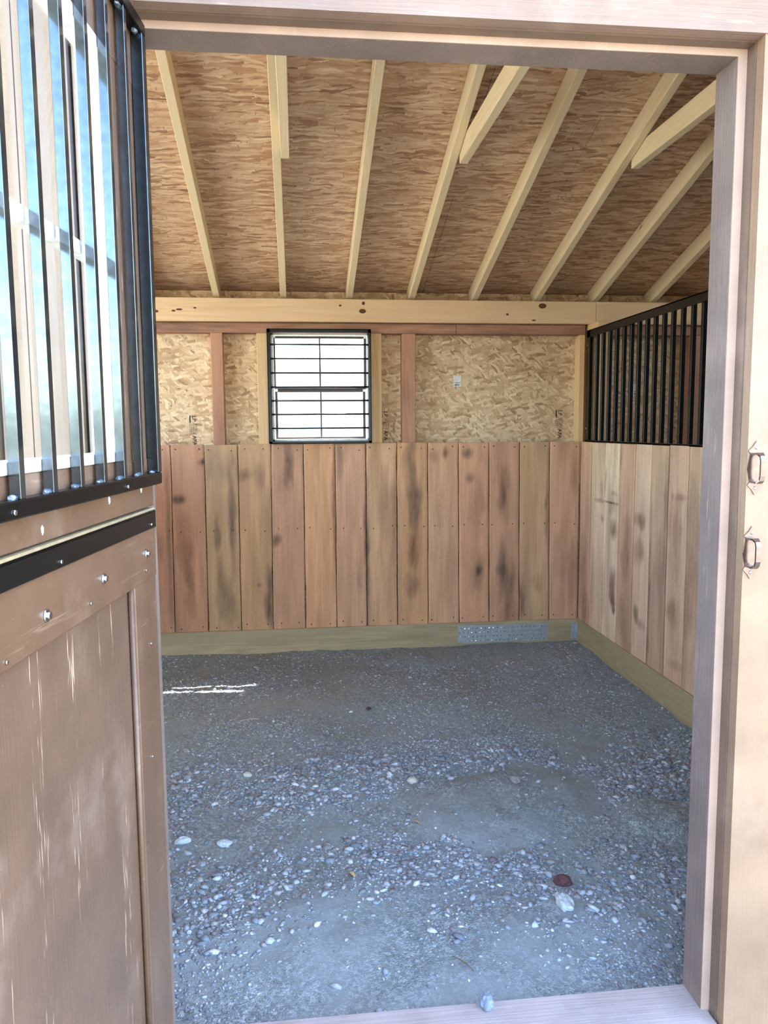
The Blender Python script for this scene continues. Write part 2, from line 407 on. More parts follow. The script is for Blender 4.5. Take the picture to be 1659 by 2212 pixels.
    at.data.foreach_set('color', np.concatenate([Cc, np.ones((len(Cc), 1))], 1).astype(np.float32).ravel())
    me.validate(); me.update(); me.materials.append(M['planks'])
    o = bpy.data.objects.new(name, me); C.objects.link(o)
    if parent: o.parent = parent
    return o

# ================================================================== STRUCTURE
# outside ground
g = MB(); g.box(-60, 60, -60, 90, -0.35, -0.12)
struct(g.build('ground', M['outside']), 'sunlit gravel yard around the barn', 'ground')

# stall floor
def floor_h(x, y):
    h = 0.018*mnoise.fractal(Vector((x*1.6, y*1.6, 0.3)), 0.9, 2.0, 3) + 0.006*mnoise.fractal(Vector((x*9, y*9, 1.3)), 0.8, 2.0, 3)
    for (cx, cy, rx, ry, hh, t) in ((0.78, -2.20, 0.40, 0.27, 0.028, 0.3), (1.29, -2.38, 0.15, 0.14, 0.035, -0.5), (0.9, -0.25, 0.5, 0.18, 0.02, 0.2)):
        dx, dy = x-cx, y-cy; a = dx*math.cos(t)+dy*math.sin(t); b = -dx*math.sin(t)+dy*math.cos(t)
        d = (a/rx)**2+(b/ry)**2
        if d < 1: h += hh*(1-d**2)*(0.85+0.3*mnoise.noise(Vector((x*14, y*5, 4))))
    return h - 0.006
nx, ny = 190, 200; x0f, x1f, y0f, y1f = -1.30, 1.89, -3.27, 0.13
vv = []; ff = []
for j in range(ny):
    for i in range(nx):
        x = x0f+(x1f-x0f)*i/(nx-1); y = y0f+(y1f-y0f)*j/(ny-1); vv.append((x, y, floor_h(x, y)))
for j in range(ny-1):
    for i in range(nx-1):
        k = j*nx+i; ff.append((k, k+1, k+nx+1, k+nx))
me = bpy.data.meshes.new('floor'); me.from_pydata(vv, [], ff); me.update(); me.materials.append(M['floor'])
for p in me.polygons: p.use_smooth = True
fl = bpy.data.objects.new('floor', me); C.objects.link(fl)
struct(fl, 'grey stone dust floor of the stall', 'floor')

# back wall: OSB with a hole for the window, outer siding
wb = MB()
WX0, WX1, WZ0, WZ1 = -0.150, 0.470, 1.352, 2.034
for (a, b, c_, d) in ((-1.6, 5.0, 0.0, WZ0), (-1.6, 5.0, WZ1, 2.296), (-1.6, WX0, WZ0, WZ1), (WX1, 5.0, WZ0, WZ1)):
    wb.box(a, b, 0.115, 0.14, c_, d)
wback = wb.build('wall_back', M['osb_wall'])
struct(wback, 'pale strand board back wall above the plank cladding', 'wall')

ET = [-1.40, -1.195, -0.990, -0.782, -0.576, -0.369, -0.163, 0.041, 0.242, 0.439, 0.638, 0.839, 1.041, 1.243, 1.449, 1.652, 1.862]
EB = [-1.41, -1.205, -1.000, -0.794, -0.585, -0.377, -0.174, 0.036, 0.238, 0.437, 0.637, 0.842, 1.050, 1.253, 1.458, 1.664, 1.862]
ET[3] = -0.782; 
BC = [(176,128,98),(176,128,98),(184,130,98),(176,126,94),(172,140,100),(186,144,100),(184,136,102),(202,148,102),(190,142,108),(192,150,108),(190,142,96),(196,150,112),(198,146,110),(182,136,104),(186,150,110),(194,148,116)]
ST_B = [(-0.746,0.998,0.041,0.03,'k',0.8),(-0.593,1.231,0.024,0.024,'k',0.8),(-0.692,0.489,0.03,0.266,'r',0.5),(-0.713,0.698,0.053,0.178,'r',0.4),(-0.412,0.868,0.024,0.296,'g',0.8),(-0.51,0.767,0.018,0.104,'g',0.7),(-0.497,0.423,0.03,0.178,'g',0.5),(-0.45,0.331,0.041,0.178,'g',0.5),(-0.468,1.192,0.089,0.118,'g',0.3),(-0.326,1.146,0.053,0.041,'r',0.6),(-0.234,1.13,0.027,0.077,'g',0.5),(-0.194,0.353,0.024,0.184,'g',0.9),(-0.257,0.431,0.015,0.015,'k',0.5),(-0.058,1.216,0.027,0.178,'g',0.75),(-0.142,0.714,0.036,0.036,'k',0.75),(-0.096,1.069,0.059,0.118,'r',0.25),(0.231,0.915,0.012,0.326,'g',0.7),(0.266,1.256,0.027,0.133,'g',0.6),(0.384,0.458,0.012,0.089,'g',0.4),(0.443,0.578,0.015,0.444,'g',0.9),(0.433,0.761,0.009,0.178,'k',0.6),(0.618,0.878,0.021,0.266,'g',0.55),(0.555,0.969,0.041,0.237,'r',0.35),(0.731,1.206,0.041,0.178,'g',0.7),(0.758,0.95,0.041,0.163,'g',0.75),(0.744,0.662,0.041,0.163,'r',0.7),(0.734,0.392,0.047,0.074,'g',0.6),(0.959,1.278,0.018,0.041,'k',0.7),(0.874,1.249,0.041,0.041,'r',0.3),(1.108,1.267,0.044,0.033,'g',0.7),(1.118,1.111,0.027,0.033,'k',0.5),(1.177,0.49,0.018,0.036,'k',0.9),(1.177,0.466,0.041,0.101,'g',0.5),(1.166,0.897,0.047,0.296,'r',0.4),(1.342,1.016,0.044,0.178,'r',0.55),(1.336,0.971,0.027,0.089,'g',0.6),(1.343,0.492,0.03,0.178,'g',0.85),(1.395,0.381,0.036,0.178,'g',0.65),(1.375,0.177,0.036,0.089,'r',0.5),(1.643,0.95,0.015,0.266,'g',0.7),(1.472,0.269,0.024,0.148,'g',0.7),(1.585,0.391,0.041,0.059,'r',0.3),(1.827,1.1,0.024,0.207,'r',0.45),(1.751,0.575,0.074,0.178,'r',0.2),(-0.87,0.702,0.03,0.089,'g',0.4),(-0.81,0.788,0.015,0.562,'g',0.6),(-0.367,1.22,0.009,0.178,'g',0.4)]
plk = plank_wall('plank_cladding', ET, EB, 0.141, 1.334, BC, ST_B, 0.0, 0.024, 'x', seed=3, parent=wback)
nl = MB(); rn = random.Random(5)
for i in range(len(ET)-1):
    for z in (1.300, 0.792, 0.172):
        for s in (0.18, 0.82):
            x = (ET[i]+(ET[i+1]-ET[i])*s)+rn.uniform(-0.012, 0.012); zz = z+rn.uniform(-0.01, 0.01)
            nl.tube((x, 0.004, zz), (x, -0.003, zz), 0.0042, 8)
nl.build('nail_heads', M['nail'], wback)['kind'] = 'stuff'

# right partition planks (face x=1.864) and unseen left partition
ER = [0.0, -0.190, -0.402, -0.622, -0.832, -1.033, -1.228, -1.428, -1.628, -1.83, -2.03, -2.23, -2.43, -2.63, -2.83, -3.03, -3.25]
RC = [(184,148,112),(208,182,148),(212,190,156),(182,146,114),(196,166,136),(170,142,112),(192,158,126),(180,150,118),(190,160,128),(176,146,116)]
ST_R = [(-0.513,0.975,0.101,0.007,'b',1),(-0.341,0.976,0.087,0.013,'g',0.5),(-0.42,1.102,0.02,0.076,'r',0.45),(-0.36,1.05,0.02,0.10,'r',0.4),(-0.38,0.872,0.02,0.025,'r',0.5),(-0.55,1.034,0.05,0.016,'r',0.4),(-0.56,0.824,0.05,0.048,'r',0.75),(-0.54,0.954,0.05,0.064,'r',0.4),(-0.56,0.492,0.045,0.09,'r',0.8),(-0.57,0.40,0.045,0.05,'r',0.9),(-0.585,0.337,0.024,0.024,'k',0.8),(-0.645,1.28,0.012,0.08,'k',0.4),(-0.75,0.705,0.06,0.19,'r',0.45),(-0.73,0.311,0.06,0.155,'g',0.3),(-0.92,0.92,0.07,0.05,'r',0.65),(-0.92,0.738,0.07,0.072,'r',0.45),(-0.90,0.379,0.03,0.052,'g',0.75),(-0.95,0.346,0.06,0.029,'g',0.5),(-1.05,0.468,0.018,0.457,'g',0.7),(-1.21,0.984,0.019,0.338,'g',0.6),(-1.17,0.632,0.069,0.208,'g',0.35),(-1.32,0.898,0.063,0.23,'r',0.5),(-1.33,1.083,0.063,0.02,'r',0.5),(-1.32,0.497,0.064,0.067,'r',0.5),(-1.36,0.238,0.075,0.027,'r',0.3),(-1.50,0.8,0.07,0.4,'r',0.4),(-0.12,0.243,0.061,0.138,'r',0.5),(-0.082,0.559,0.049,0.183,'r',0.3)]
wr = plank_wall('wall_right', ER, ER, 0.10, 1.333, RC, ST_R, 1.864, 0.024, 'y', seed=9)
struct(wr, 'pale stained plank partition on the right of the stall', 'wall')
EL = [0.0-0.203*i for i in range(17)]
wl = plank_wall('wall_left_unseen', EL, EL, 0.10, 1.333, RC[::-1], [], -1.30, -0.024, 'y', seed=12)  # unseen side, kept low and open above so daylight gets in
struct(wl, 'unseen low plank partition on the left of the stall', 'wall')

# baseboards (treated skid lumber)
b = MB(); b.box(-1.30, 1.864, -0.014, 0.024, -0.06, 0.143, 0.003)
# baseboard sits just behind the planks' faces, planks end on it
bbk = b.build('baseboard_back', M['treated']); struct(bbk, 'greenish treated lumber baseboard under the back wall planks', 'baseboard')
b = MB(); b.box(1.850, 1.888, -3.25, -0.014, -0.06, 0.146, 0.003)
bbr = b.build('baseboard_right', M['treated_y']); struct(bbr, 'greenish treated lumber baseboard under the right partition', 'baseboard')

# ceiling: strand board sheets with thin open seams, closed by the roof cover
PX, Z0, SL = 0.0, 2.345, 0.315
YR = -2.0; ZR = Z0 - SL*YR
def zc(y): return Z0 - SL*y if y > YR else ZR - SL*(YR-y)
cm = MB()
def slab(mb, xa, xb, ya, yb, t0, t1):
    vs_ = [mb.bm.verts.new((x, y, zc(y)+t)) for t in (t0, t1) for (x, y) in ((xa, ya), (xb, ya), (xb, yb), (xa, yb))]
    for q in ((3,2,1,0),(4,5,6,7),(0,1,5,4),(1,2,6,5),(2,3,7,6),(3,0,4,7)): mb.bm.faces.new([vs_[i] for i in q])
seams = [0.27, -0.866, -1.468, -2.0]
for i in range(3):
    ya, yb = seams[i+1]+0.004, seams[i]-0.004
    if i == 2: ya = YR
    off = 0.55*(i % 2)
    xs = [-2.6, -1.60+off, 0.83+off, 3.27+off, 5.2]
    for k in range(4): slab(cm, xs[k]+0.001, xs[k+1]-0.001, ya, yb, 0.0, 0.012)
slab(cm, -2.6, 5.2, -3.65, YR, 0.0, 0.012)
ce = cm.build('ceiling', M['osb_roof']); struct(ce, 'strand board roof sheathing seen between the rafters', 'ceiling')
rc = MB(); slab(rc, -2.7, 5.3, YR, 0.28, 0.013, 0.035); slab(rc, -2.7, 5.3, -3.68, YR, 0.013, 0.035)
struct(rc.build('roof_cover', simple('shingle', (70, 62, 56), 0.9)), 'roof covering over the strand board', 'roof')
fa = MB(); fa.box(-2.6, 5.2, 0.24, 0.262, 2.185, 2.262); fa.box(-2.6, 5.2, 0.1405, 0.2395, 2.185, 2.195); struct(fa.build('trim_4', M['brown_x']), 'fascia board behind the barn, with added unseen soffit', 'trim')  # second box: unseen soffit, added to keep light out of the eave
rb_ = MB(); rb_.box(-2.6, 5.2, -2.02, -1.985, 2.82, 2.965); struct(rb_.build('trim_5', M['rafter']), 'ridge board at the top of the roof', 'trim')

# front wall: outer casing (two layers), inner frame, header board, threshold
def frame_ring(mb, xl, xr_, zt_, xo0, xo1, zo, y0, y1, z0=-0.05):
    mb.box(xo0, xl, y0, y1, z0, zo); mb.box(xr_, xo1, y0, y1, z0, zo); mb.box(xl, xr_, y0, y1, zt_, zo)
wf = MB(); frame_ring(wf, -0.326, 0.957, 2.218, -0.40, 1.05, 2.55, -3.366, -3.335)
wf.box(1.05, 5.2, -3.366, -3.25, -0.05, 2.56); wf.box(5.1, 5.2, -3.25, 0.14, -0.05, 2.30); wf.box(-2.6, -0.40, -3.34, -3.25, -0.05, 2.50)
wf.build('wall_front', M['casing']); wfo = bpy.data.objects['wall_front']; struct(wfo, 'brown painted front wall with the doorway', 'wall')
cs = MB(); cs.box(0.960, 2.6, -3.395, -3.367, -0.05, 2.222)
pn = cs.build('trim_6', M['panel']); struct(pn, 'wide tan painted casing panel right of the doorway', 'trim')
hd = MB(); hd.box(-0.42, 2.6, -3.398, -3.367, 2.2215, 2.55)
struct(hd.build('trim_3', M['brown_x']), 'rough-sawn painted header board above the doorway', 'trim')
sd = MB()
xx = -0.335
for k in range(12):
    wdt = (0.075, 0.10, 0.06, 0.11)[k % 4]; sd.box(xx-wdt+0.006, xx, -3.392 if k % 2 else -3.380, -3.341, 0.0, 2.22); xx -= wdt
struct(sd.build('trim_7', M['siding']), 'weathered siding boards left of the doorway, behind the open door', 'siding')
fr = MB(); frame_ring(fr, -0.306, 0.937, 2.203, -0.40, 1.05, 2.45, -3.334, -3.250)
# the stop: a smoother pale front strip on the same frame
fro = fr.build('trim_1', M['frame_rough']); struct(fro, 'rough brown door frame lining the opening', 'trim')
st_ = MB(); frame_ring(st_, -0.306, 0.937, 2.203, -0.326, 0.957, 2.218, -3.337, -3.3342, 0.03)
st_.build('stop_face', M['stop'], fro)
th = MB(); th.box(-0.326, 0.957, -3.46, -3.245, -0.05, 0.040, 0.006)
struct(th.build('trim_2', M['threshold']), 'painted wooden threshold across the foot of the doorway', 'threshold')

# ================================================================== WALL FRAMING THINGS
def member(name, mat, x0, x1, y0, y1, z0, z1, label, cat, group=None, bev=0.0025):
    org = (0.5*(x0+x1), 0.5*(y0+y1), z0)
    mb = MB(); mb.box(x0, x1, y0, y1, z0, z1, bev)
    return tag(mb.build(name, mat, origin=org), label, cat, group)
bm1 = member('eave_beam', M['beam'], -1.30, 1.9405, -0.020, 0.024, 2.092, 2.232, 'long knotty pine beam under the rafters, above the window', 'beam', 'eave beams')
bm2 = member('eave_beam', M['beam'], 1.9425, 5.0, -0.020, 0.024, 2.092, 2.232, 'pine beam beyond the partition, behind the barred panel', 'beam', 'eave beams')
kn = MB()
for (x, z, rx, rz) in [(-0.831,2.148,0.012,0.008),(-0.73,2.152,0.012,0.006),(-0.602,2.17,0.01,0.005),(0.431,2.207,0.010,0.011),(0.425,2.159,0.022,0.014),(1.583,2.202,0.026,0.017),(0.286,2.192,0.009,0.006),(1.353,2.147,0.010,0.007),(1.527,2.111,0.013,0.005),(-0.696,2.16,0.02,0.006)]:
    g_ = bmesh.ops.create_circle(kn.bm, cap_ends=True, segments=14, radius=1.0)
    for v in g_['verts']: v.co = Vector((x+v.co.x*rx*1.0, -0.0206, z+v.co.y*rz))
k_ = kn.build('knots', simple('knot', (96, 58, 36), 0.7)); k_.parent = bm1; k_.location = -Vector(bm1.location)

tp1 = member('top_plate', M['rough_plate'], -1.30, 1.031, 0.026, 0.114, 2.028, 2.090, 'rough dark brown wall plate under the beam, running over the window', 'wall plate', 'top plates')
tp2 = member('top_plate', M['rough_plate'], 1.033, 1.889, 0.026, 0.114, 2.028, 2.090, 'rough dark brown wall plate between the white sticker and the corner post', 'wall plate', 'top plates')
tp3 = member('top_plate', M['rough_plate'], 1.98, 5.0, 0.026, 0.114, 2.028, 2.090, 'rough wall plate seen through the barred partition panel', 'wall plate', 'top plates')
ZS0 = 1.05
studs = [(-0.520, -0.447, M['rough_stud'], 'reddish rough stud, leftmost, left of the window'), (-0.237, -0.163, M['stud'], 'clean pine stud along the left side of the window'),
         (0.480, 0.548, M['stud'], 'clean knotty pine stud along the right side of the window'), (0.680, 0.766, M['rough_stud'], 'rough brown stud between the window and the white sticker'),
         (2.62, 2.70, M['rough_stud'], 'rough stud behind the bars of the partition panel')]
for (a, b_, mt, lb) in studs:
    member('wall_stud', mt, a, b_, 0.026, 0.114, ZS0, 2.0275, lb, 'stud', 'wall studs')
member('corner_post', M['stud'], 1.905, 1.985, -0.150, 0.114, 0.0, 2.091, 'pale pine corner post at the end of the barred partition panel', 'post')
member('end_stud', M['stud'], 1.852, 1.888, 0.027, 0.114, ZS0, 2.0275, 'pale pine stud in the corner beside the post', 'stud')

# rafters
ang = -math.atan(SL)
names = {0: 'pale rafter at the far left, mostly hidden by the door', 1: 'pale rafter, first full one from the left, left of the window', 2: 'pale rafter above the window with a short tie on its right side',
         3: 'pale rafter just right of the window, straight and alone', 4: 'pale rafter with a tie leaning to its right, middle of the ceiling', 5: 'pale rafter in the middle of the ceiling between the two right ties',
         6: 'pale rafter with a tie rising to the upper right corner', 7: 'pale rafter running above the barred panel, second from the right', 8: 'pale rafter at the far right, above the barred panel', 9: 'pale rafter beyond the barred panel at the right edge'}
raf = []
LEN = (0.12-YR)/math.cos(ang)
for i, x in enumerate([-0.873, -0.475, -0.065, 0.347, 0.742, 1.148, 1.560, 1.950, 2.345, 2.75]):
    if i == 0:
        mb = MB(); mb.box(-0.019, 0.019, -LEN, 0.0, -0.094/math.cos(ang)*math.cos(ang)*1.0, -0.002, 0.0018)
        o = mb.build('rafter', M['rafter']); first = o
    else:
        o = first.copy(); C.objects.link(o)
    o.location = (x, 0.12, zc(0.12)); o.rotation_euler = (ang, 0, 0)
    tag(o, names[i], 'rafter', 'roof rafters'); raf.append(o)
for i, (x, lb) in enumerate([(-0.027, 'short horizontal tie beside the rafter above the window'), (0.782, 'horizontal tie leaning right, in the middle of the ceiling'), (1.600, 'long horizontal tie at the upper right corner of the doorway')]):
    mb = MB(); mb.box(x-0.0185, x+0.0195, -2.72, -1.33, 2.630, 2.719, 0.002)
    tag(mb.build('collar_tie', M['rafter'], origin=(x, -2.0, 2.63)), lb, 'collar tie', 'collar ties')

# ================================================================== WINDOW
wd = MB()
# outer frame in the wall opening
for (a, b_, c_, d) in ((WX0, WX0+0.014, WZ0, WZ1), (WX1-0.014, WX1, WZ0, WZ1), (WX0, WX1, WZ0, WZ0+0.014), (WX0, WX1, WZ1-0.018, WZ1)):
    wd.box(a, b_, 0.035, 0.150, c_, d, 0.001)
win = wd.build('window_1', M['white']); struct(win, 'small double-hung window behind a bar guard in the back wall', 'window')
def sash(x0, x1, z0, z1, y0, y1, xm, wl_=0.016, bt=0.018, tt=0.02):
    s_ = MB()
    s_.box(x0-wl_, x0, y0, y1, z0-bt, z1+tt, 0.001); s_.box(x1, x1+wl_, y0, y1, z0-bt, z1+tt, 0.001)
    s_.box(x0, x1, y0, y1, z1, z1+tt, 0.001); s_.box(x0, x1, y0, y1, z0-bt, z0, 0.001)
    so_ = s_.build('sash', M['bronze'], win)
    q = MB(); q.box(xm-0.005, xm+0.005, y0+0.002, y1-0.002, z0, z1); q.build('muntin', M['bronze'], so_)
    q = MB(); q.box(x0, x1, 0.5*(y0+y1)-0.0015, 0.5*(y0+y1)+0.0015, z0, z1); q.build('pane', M['glass'], so_)
    for (cx, cz) in ((x0-0.006, z1+0.012), (x1+0.007, z1+0.010)):
        q = MB(); q.box(cx-0.008, cx+0.008, y0-0.004, y0-0.0005, cz-0.009, cz+0.008); q.build('corner_clip', M['white'], so_)
sash(-0.124, 0.440, 1.701, 2.003, 0.098, 0.122, 0.158, tt=0.012)
sash(-0.115, 0.430, 1.378, 1.663, 0.070, 0.094, 0.160, tt=0.024)

# bar guard over the window
gd = empty('window_guard', (0.152, -0.02, 1.336))
tag(gd, 'black steel guard with seven horizontal rods over the back window', 'window guard')
q = MB(); gx0, gx1, gz0, gz1 = -0.172, 0.476, 1.338, 2.048
for (a, b_, c_, d) in ((gx0, gx0+0.020, gz0, gz1), (gx1-0.018, gx1, gz0, gz1), (gx0, gx1, gz0, gz0+0.014), (gx0, gx1, gz1-0.022, gz1)):
    q.box(a, b_, -0.024, -0.019, c_, d)      # face flange
for (a, b_, c_, d) in ((gx0, gx0+0.004, gz0, gz1), (gx1-0.004, gx1, gz0, gz1), (gx0, gx1, gz0, gz0+0.004), (gx0, gx1, gz1-0.004, gz1)):
    q.box(a, b_, -0.024, 0.0245, c_, d)
q.move(lambda x, y, z: (x-0.152, y+0.02, z-1.336)); q.build('frame', M['black_flat'], gd)
for z in (1.953, 1.866, 1.778, 1.691, 1.606, 1.521, 1.434):
    q = MB(); q.tube((gx0+0.010, -0.013, z), (gx1-0.010, -0.013, z), 0.0058, 10); q.move(lambda x, y, z: (x-0.152, y+0.02, z-1.336)); q.build('rod', M['black_flat'], gd)

# ================================================================== BARRED PANEL ON THE RIGHT PARTITION
gp = empty('barred_panel', (1.884, -1.2, 1.334))
tag(gp, 'black steel barred panel standing on the right plank partition', 'grille')
T = lambda mb: mb.move(lambda x, y, z: (x-1.884, y+1.2, z-1.334))
YE = -2.35
def topz(y): return 2.045 - 0.010*min(1.0, abs(y)/1.6)
q = MB()
q.box(1.866, 1.872, -0.118, -0.062, 1.334, 2.043); q.box(1.866, 1.904, -0.068, -0.062, 1.334, 2.043)
q.box(1.866, 1.872, YE, -0.062, 1.998, 2.043); q.box(1.866, 1.904, YE, -0.062, 2.037, 2.043)
q.box(1.866, 1.872, YE, -0.062, 1.334, 1.344); q.box(1.866, 1.904, YE, -0.062, 1.334, 1.340)
q.box(1.866, 1.872, YE, YE+0.035, 1.334, 2.043)
T(q).build('frame', M['black_flat'], gp)
ys = [-0.198, -0.293, -0.396, -0.499, -0.602, -0.702, -0.800, -0.899, -0.996, -1.094, -1.190, -1.290, -1.390, -1.486]
ys += [-1.486-0.097*k for k in range(1, 9)]
for y in ys:
    q = MB(); q.box(1.875, 1.896, y-0.0105, y+0.0105, 1.340, 2.037, 0.0015); T(q).build('bar', M['black_flat'], gp)
for z in (1.42, 1.95):
    q = MB(); q.tube((1.8665, -0.082, z), (1.863, -0.082, z), 0.005, 10); T(q).build('screw', M['zinc'], gp)

# ================================================================== OPEN DUTCH DOOR (left)
AZ = R(6.4)
HP = Vector((-0.284, -3.400, 0.0))
rz = math.atan2(-math.cos(AZ), -math.sin(AZ))     # local X runs from the hinge towards the latch, local Y out of the visible face
DW = 1.23
def bx(name, mat, parent, *b_, bev=0.0):
    mb = MB(); mb.box(*b_, bev); return mb.build(name, mat, parent)
d1 = empty('door_1', (HP.x, HP.y, 1.285), rz)
struct(d1, 'upper leaf of the brown Dutch door, swung open, with window and black bars', 'door')
Z = lambda z: z-1.285
bx('stile', M['brown'], d1, 0.0, 0.192, -0.038, 0.0, 0.0, Z(2.30), bev=0.002)
bx('stile', M['brown'], d1, DW-0.19, DW, -0.038, 0.0, 0.0, Z(2.30), bev=0.002)
bx('bottom_rail', M['brown_rail'], d1, 0.0, DW, -0.036, 0.0012, 0.0, Z(1.380), bev=0.002)
bx('top_rail', M['brown_rail'], d1, 0.0, DW, -0.036, 0.0012, Z(2.058), Z(2.30), bev=0.002)
ws = MB(); u0, u1, z0_, z1_ = 0.192, DW-0.19, Z(1.380), Z(2.058)
for (a, b_, c_, d) in ((u0, u0+0.022, z0_, z1_), (u1-0.022, u1, z0_, z1_), (u0, u1, z0_, z0_+0.016), (u0, u1, z1_-0.018, z1_)):
    ws.box(a, b_, -0.034, 0.004, c_, d, 0.001)
wso = ws.build('window_sash', M['white'], d1)
bx('pane', M['glass'], wso, u0+0.02, u1-0.02, -0.020, -0.017, z0_+0.014, z1_-0.016)
bx('muntin', M['white'], wso, u0+0.02, u1-0.02, -0.026, -0.004, Z(1.702), Z(1.721))
gf = MB()
G0, G1, GZ0, GZ1 = 0.010, DW-0.02, Z(1.329), Z(2.172)
gf.box(G0, G1, 0.0015, 0.023, GZ0, GZ0+0.0225, 0.002); gf.box(G0, G1, 0.0015, 0.023, GZ1-0.0225, GZ1, 0.002)
gfo = gf.build('grille_frame', M['black_frame'], d1)
BU = [0.118, 0.212, 0.306, 0.400, 0.494, 0.588, 0.682, 0.776, 0.870, 0.964, 1.058]
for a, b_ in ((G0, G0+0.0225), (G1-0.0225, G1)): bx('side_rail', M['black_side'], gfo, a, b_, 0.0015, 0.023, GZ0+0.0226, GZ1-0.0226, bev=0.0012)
for u in BU:
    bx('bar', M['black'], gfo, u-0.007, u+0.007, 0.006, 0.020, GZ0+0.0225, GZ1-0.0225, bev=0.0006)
for i, u in enumerate([G0+0.02]+BU):
    for zz in (GZ0+0.0235, GZ1-0.0235):
        mb = MB(); mb.ball((u+0.011, 0.012, zz), 0.0062, (1.3, 0.9, 0.75), 2, 0.22, i); mb.build('weld', M['weld'], gfo)
def screw(name, parent, u, n, z, r=0.0045, mat='zinc'):
    mb = MB(); mb.tube((u, n, z), (u, n+0.0022, z), r, 12, r*0.8); mb.build(name, M[mat], parent)
for u in (0.215, 0.62, 1.0): screw('screw', gfo, u, 0.023, Z(1.338), 0.004)
for (u, z) in ((0.075, 1.323), (0.245, 1.318), (0.095, 2.21), (0.5, 1.302)):
    mb = MB(); mb.ball((u, 0.001, Z(z)), 0.004, (1, 0.4, 1.8), 1, 0.2); mb.build('paint_drip', M['paper'], d1)

d2 = empty('door_2', (HP.x, HP.y, 0.03), rz)
struct(d2, 'lower leaf of the brown Dutch door, swung open, with a black strap along its top', 'door')
Z = lambda z: z-0.03
bx('panel', M['brown'], d2, 0.01, DW-0.01, -0.036, -0.012, 0.01, Z(1.262))
bx('stile', M['brown_rail'], d2, 0.0, 0.132, -0.0378, 0.0, 0.0, Z(1.266), bev=0.003)
bx('stile', M['brown_rail'], d2, DW-0.132, DW, -0.0378, 0.0, 0.0, Z(1.266), bev=0.003)
bx('top_rail', M['brown_rail'], d2, 0.0, DW, -0.0372, 0.0022, Z(1.146), Z(1.2665), bev=0.003)
bx('bottom_rail', M['brown_rail'], d2, 0.0, DW, -0.0372, 0.0022, 0.0, Z(0.16), bev=0.003)
mb = MB(); mb.tube((0.136, -0.006, Z(0.16)), (0.136, -0.006, Z(1.146)), 0.0055, 10); mb.build('edge_bead', M['brown_rail'], d2)
cg = MB(); cg.box(0.008, DW-0.01, 0.0024, 0.0068, Z(1.2435), Z(1.2775), 0.001); cg.box(0.008, DW-0.01, -0.036, 0.0068, Z(1.2732), Z(1.2775), 0.001)
bx('edge_highlight', simple('beige_highlight', (150, 136, 108), 0.35), d2, 0.008, DW-0.01, -0.030, 0.0060, Z(1.2777), Z(1.2825), bev=0.001)  # added beige strip: highlight on the guard's lit top edge, put in as colour
cgo = cg.build('chew_guard', M['black_flat'], d2)
for u in (0.040, 0.46, 0.85): screw('screw', cgo, u, 0.0068, Z(1.252), 0.0035)
for (u, z) in ((0.505, 1.187), (0.290, 1.195), (0.062, 1.199), (0.72, 1.19)): 
    mb = MB(); mb.tube((u, 0.0022, Z(z)), (u, 0.0045, Z(z)), 0.0095, 18, 0.0085); bo = mb.build('washer', M['zinc'], d2)
    mb = MB(); mb.tube((u, 0.0045, Z(z)), (u, 0.0085, Z(z)), 0.0055, 6); mb.build('bolt_head', M['zinc'], bo)
for (u, z) in ((0.62, 1.158), (0.35, 1.168), (0.07, 1.168), (0.05, 1.02), (0.07, 0.80)):
    screw('screw', d2, u, 0.0025 if z > 1.14 else 0.0, Z(z), 0.003)

# ================================================================== PULL HANDLES (right casing)
def handle(x, z, label):
    o = empty('pull_handle', (x, -3.3955, z)); tag(o, label, 'door handle', 'pull handles')
    H = [(0.0, 0.058), (0.007, 0.047), (0.0175, 0.037), (0.0125, 0.030), (0.0185, 0.0), (0.0125, -0.030), (0.0175, -0.037), (0.007, -0.047), (0.0, -0.058)]
    out = H + [(-a, b_) for a, b_ in H[-2:0:-1]]
    mb = MB(); mb.prism(out, -0.0025, 0.0); mb.build('backplate', M['chrome'], o)
    pts = [Vector((0, -0.002, 0.030)), Vector((0, -0.016, 0.031)), Vector((0, -0.025, 0.0255)), Vector((0, -0.028, 0.016)), Vector((0, -0.028, -0.016)), Vector((0, -0.025, -0.0255)), Vector((0, -0.016, -0.031)), Vector((0, -0.002, -0.030))]
    mb = MB()
    prev = None
    for i, p in enumerate(pts):
        d = (pts[min(i+1, len(pts)-1)]-pts[max(i-1, 0)]).normalized(); nrm = Vector((0, -d.z, d.y))
        wd_ = 0.0075 if i in (0, 1, 6, 7) else 0.0055
        rg = [mb.bm.verts.new(p+Vector((sx*wd_, 0, 0))+nrm*sn*0.0022) for sx, sn in ((-1,-1),(1,-1),(1,1),(-1,1))]
        if prev:
            for k in range(4): mb.bm.faces.new((prev[k], prev[(k+1) % 4], rg[(k+1) % 4], rg[k]))
        else: mb.bm.faces.new(rg[::-1])
        prev = rg
    mb.bm.faces.new(prev); mb.build('grip', M['chrome'], o)
    for zz in (0.0435, -0.0435):
        mb = MB(); mb.ball((0.0, -0.0025, zz), 0.0038, (1, 0.5, 1), 2); mb.build('screw', M['zinc'], o, smooth=True)
handle(0.978, 1.342, 'chrome pull handle on the right casing, upper of the two')
handle(0.976, 1.158, 'chrome pull handle on the right casing, lower of the two')

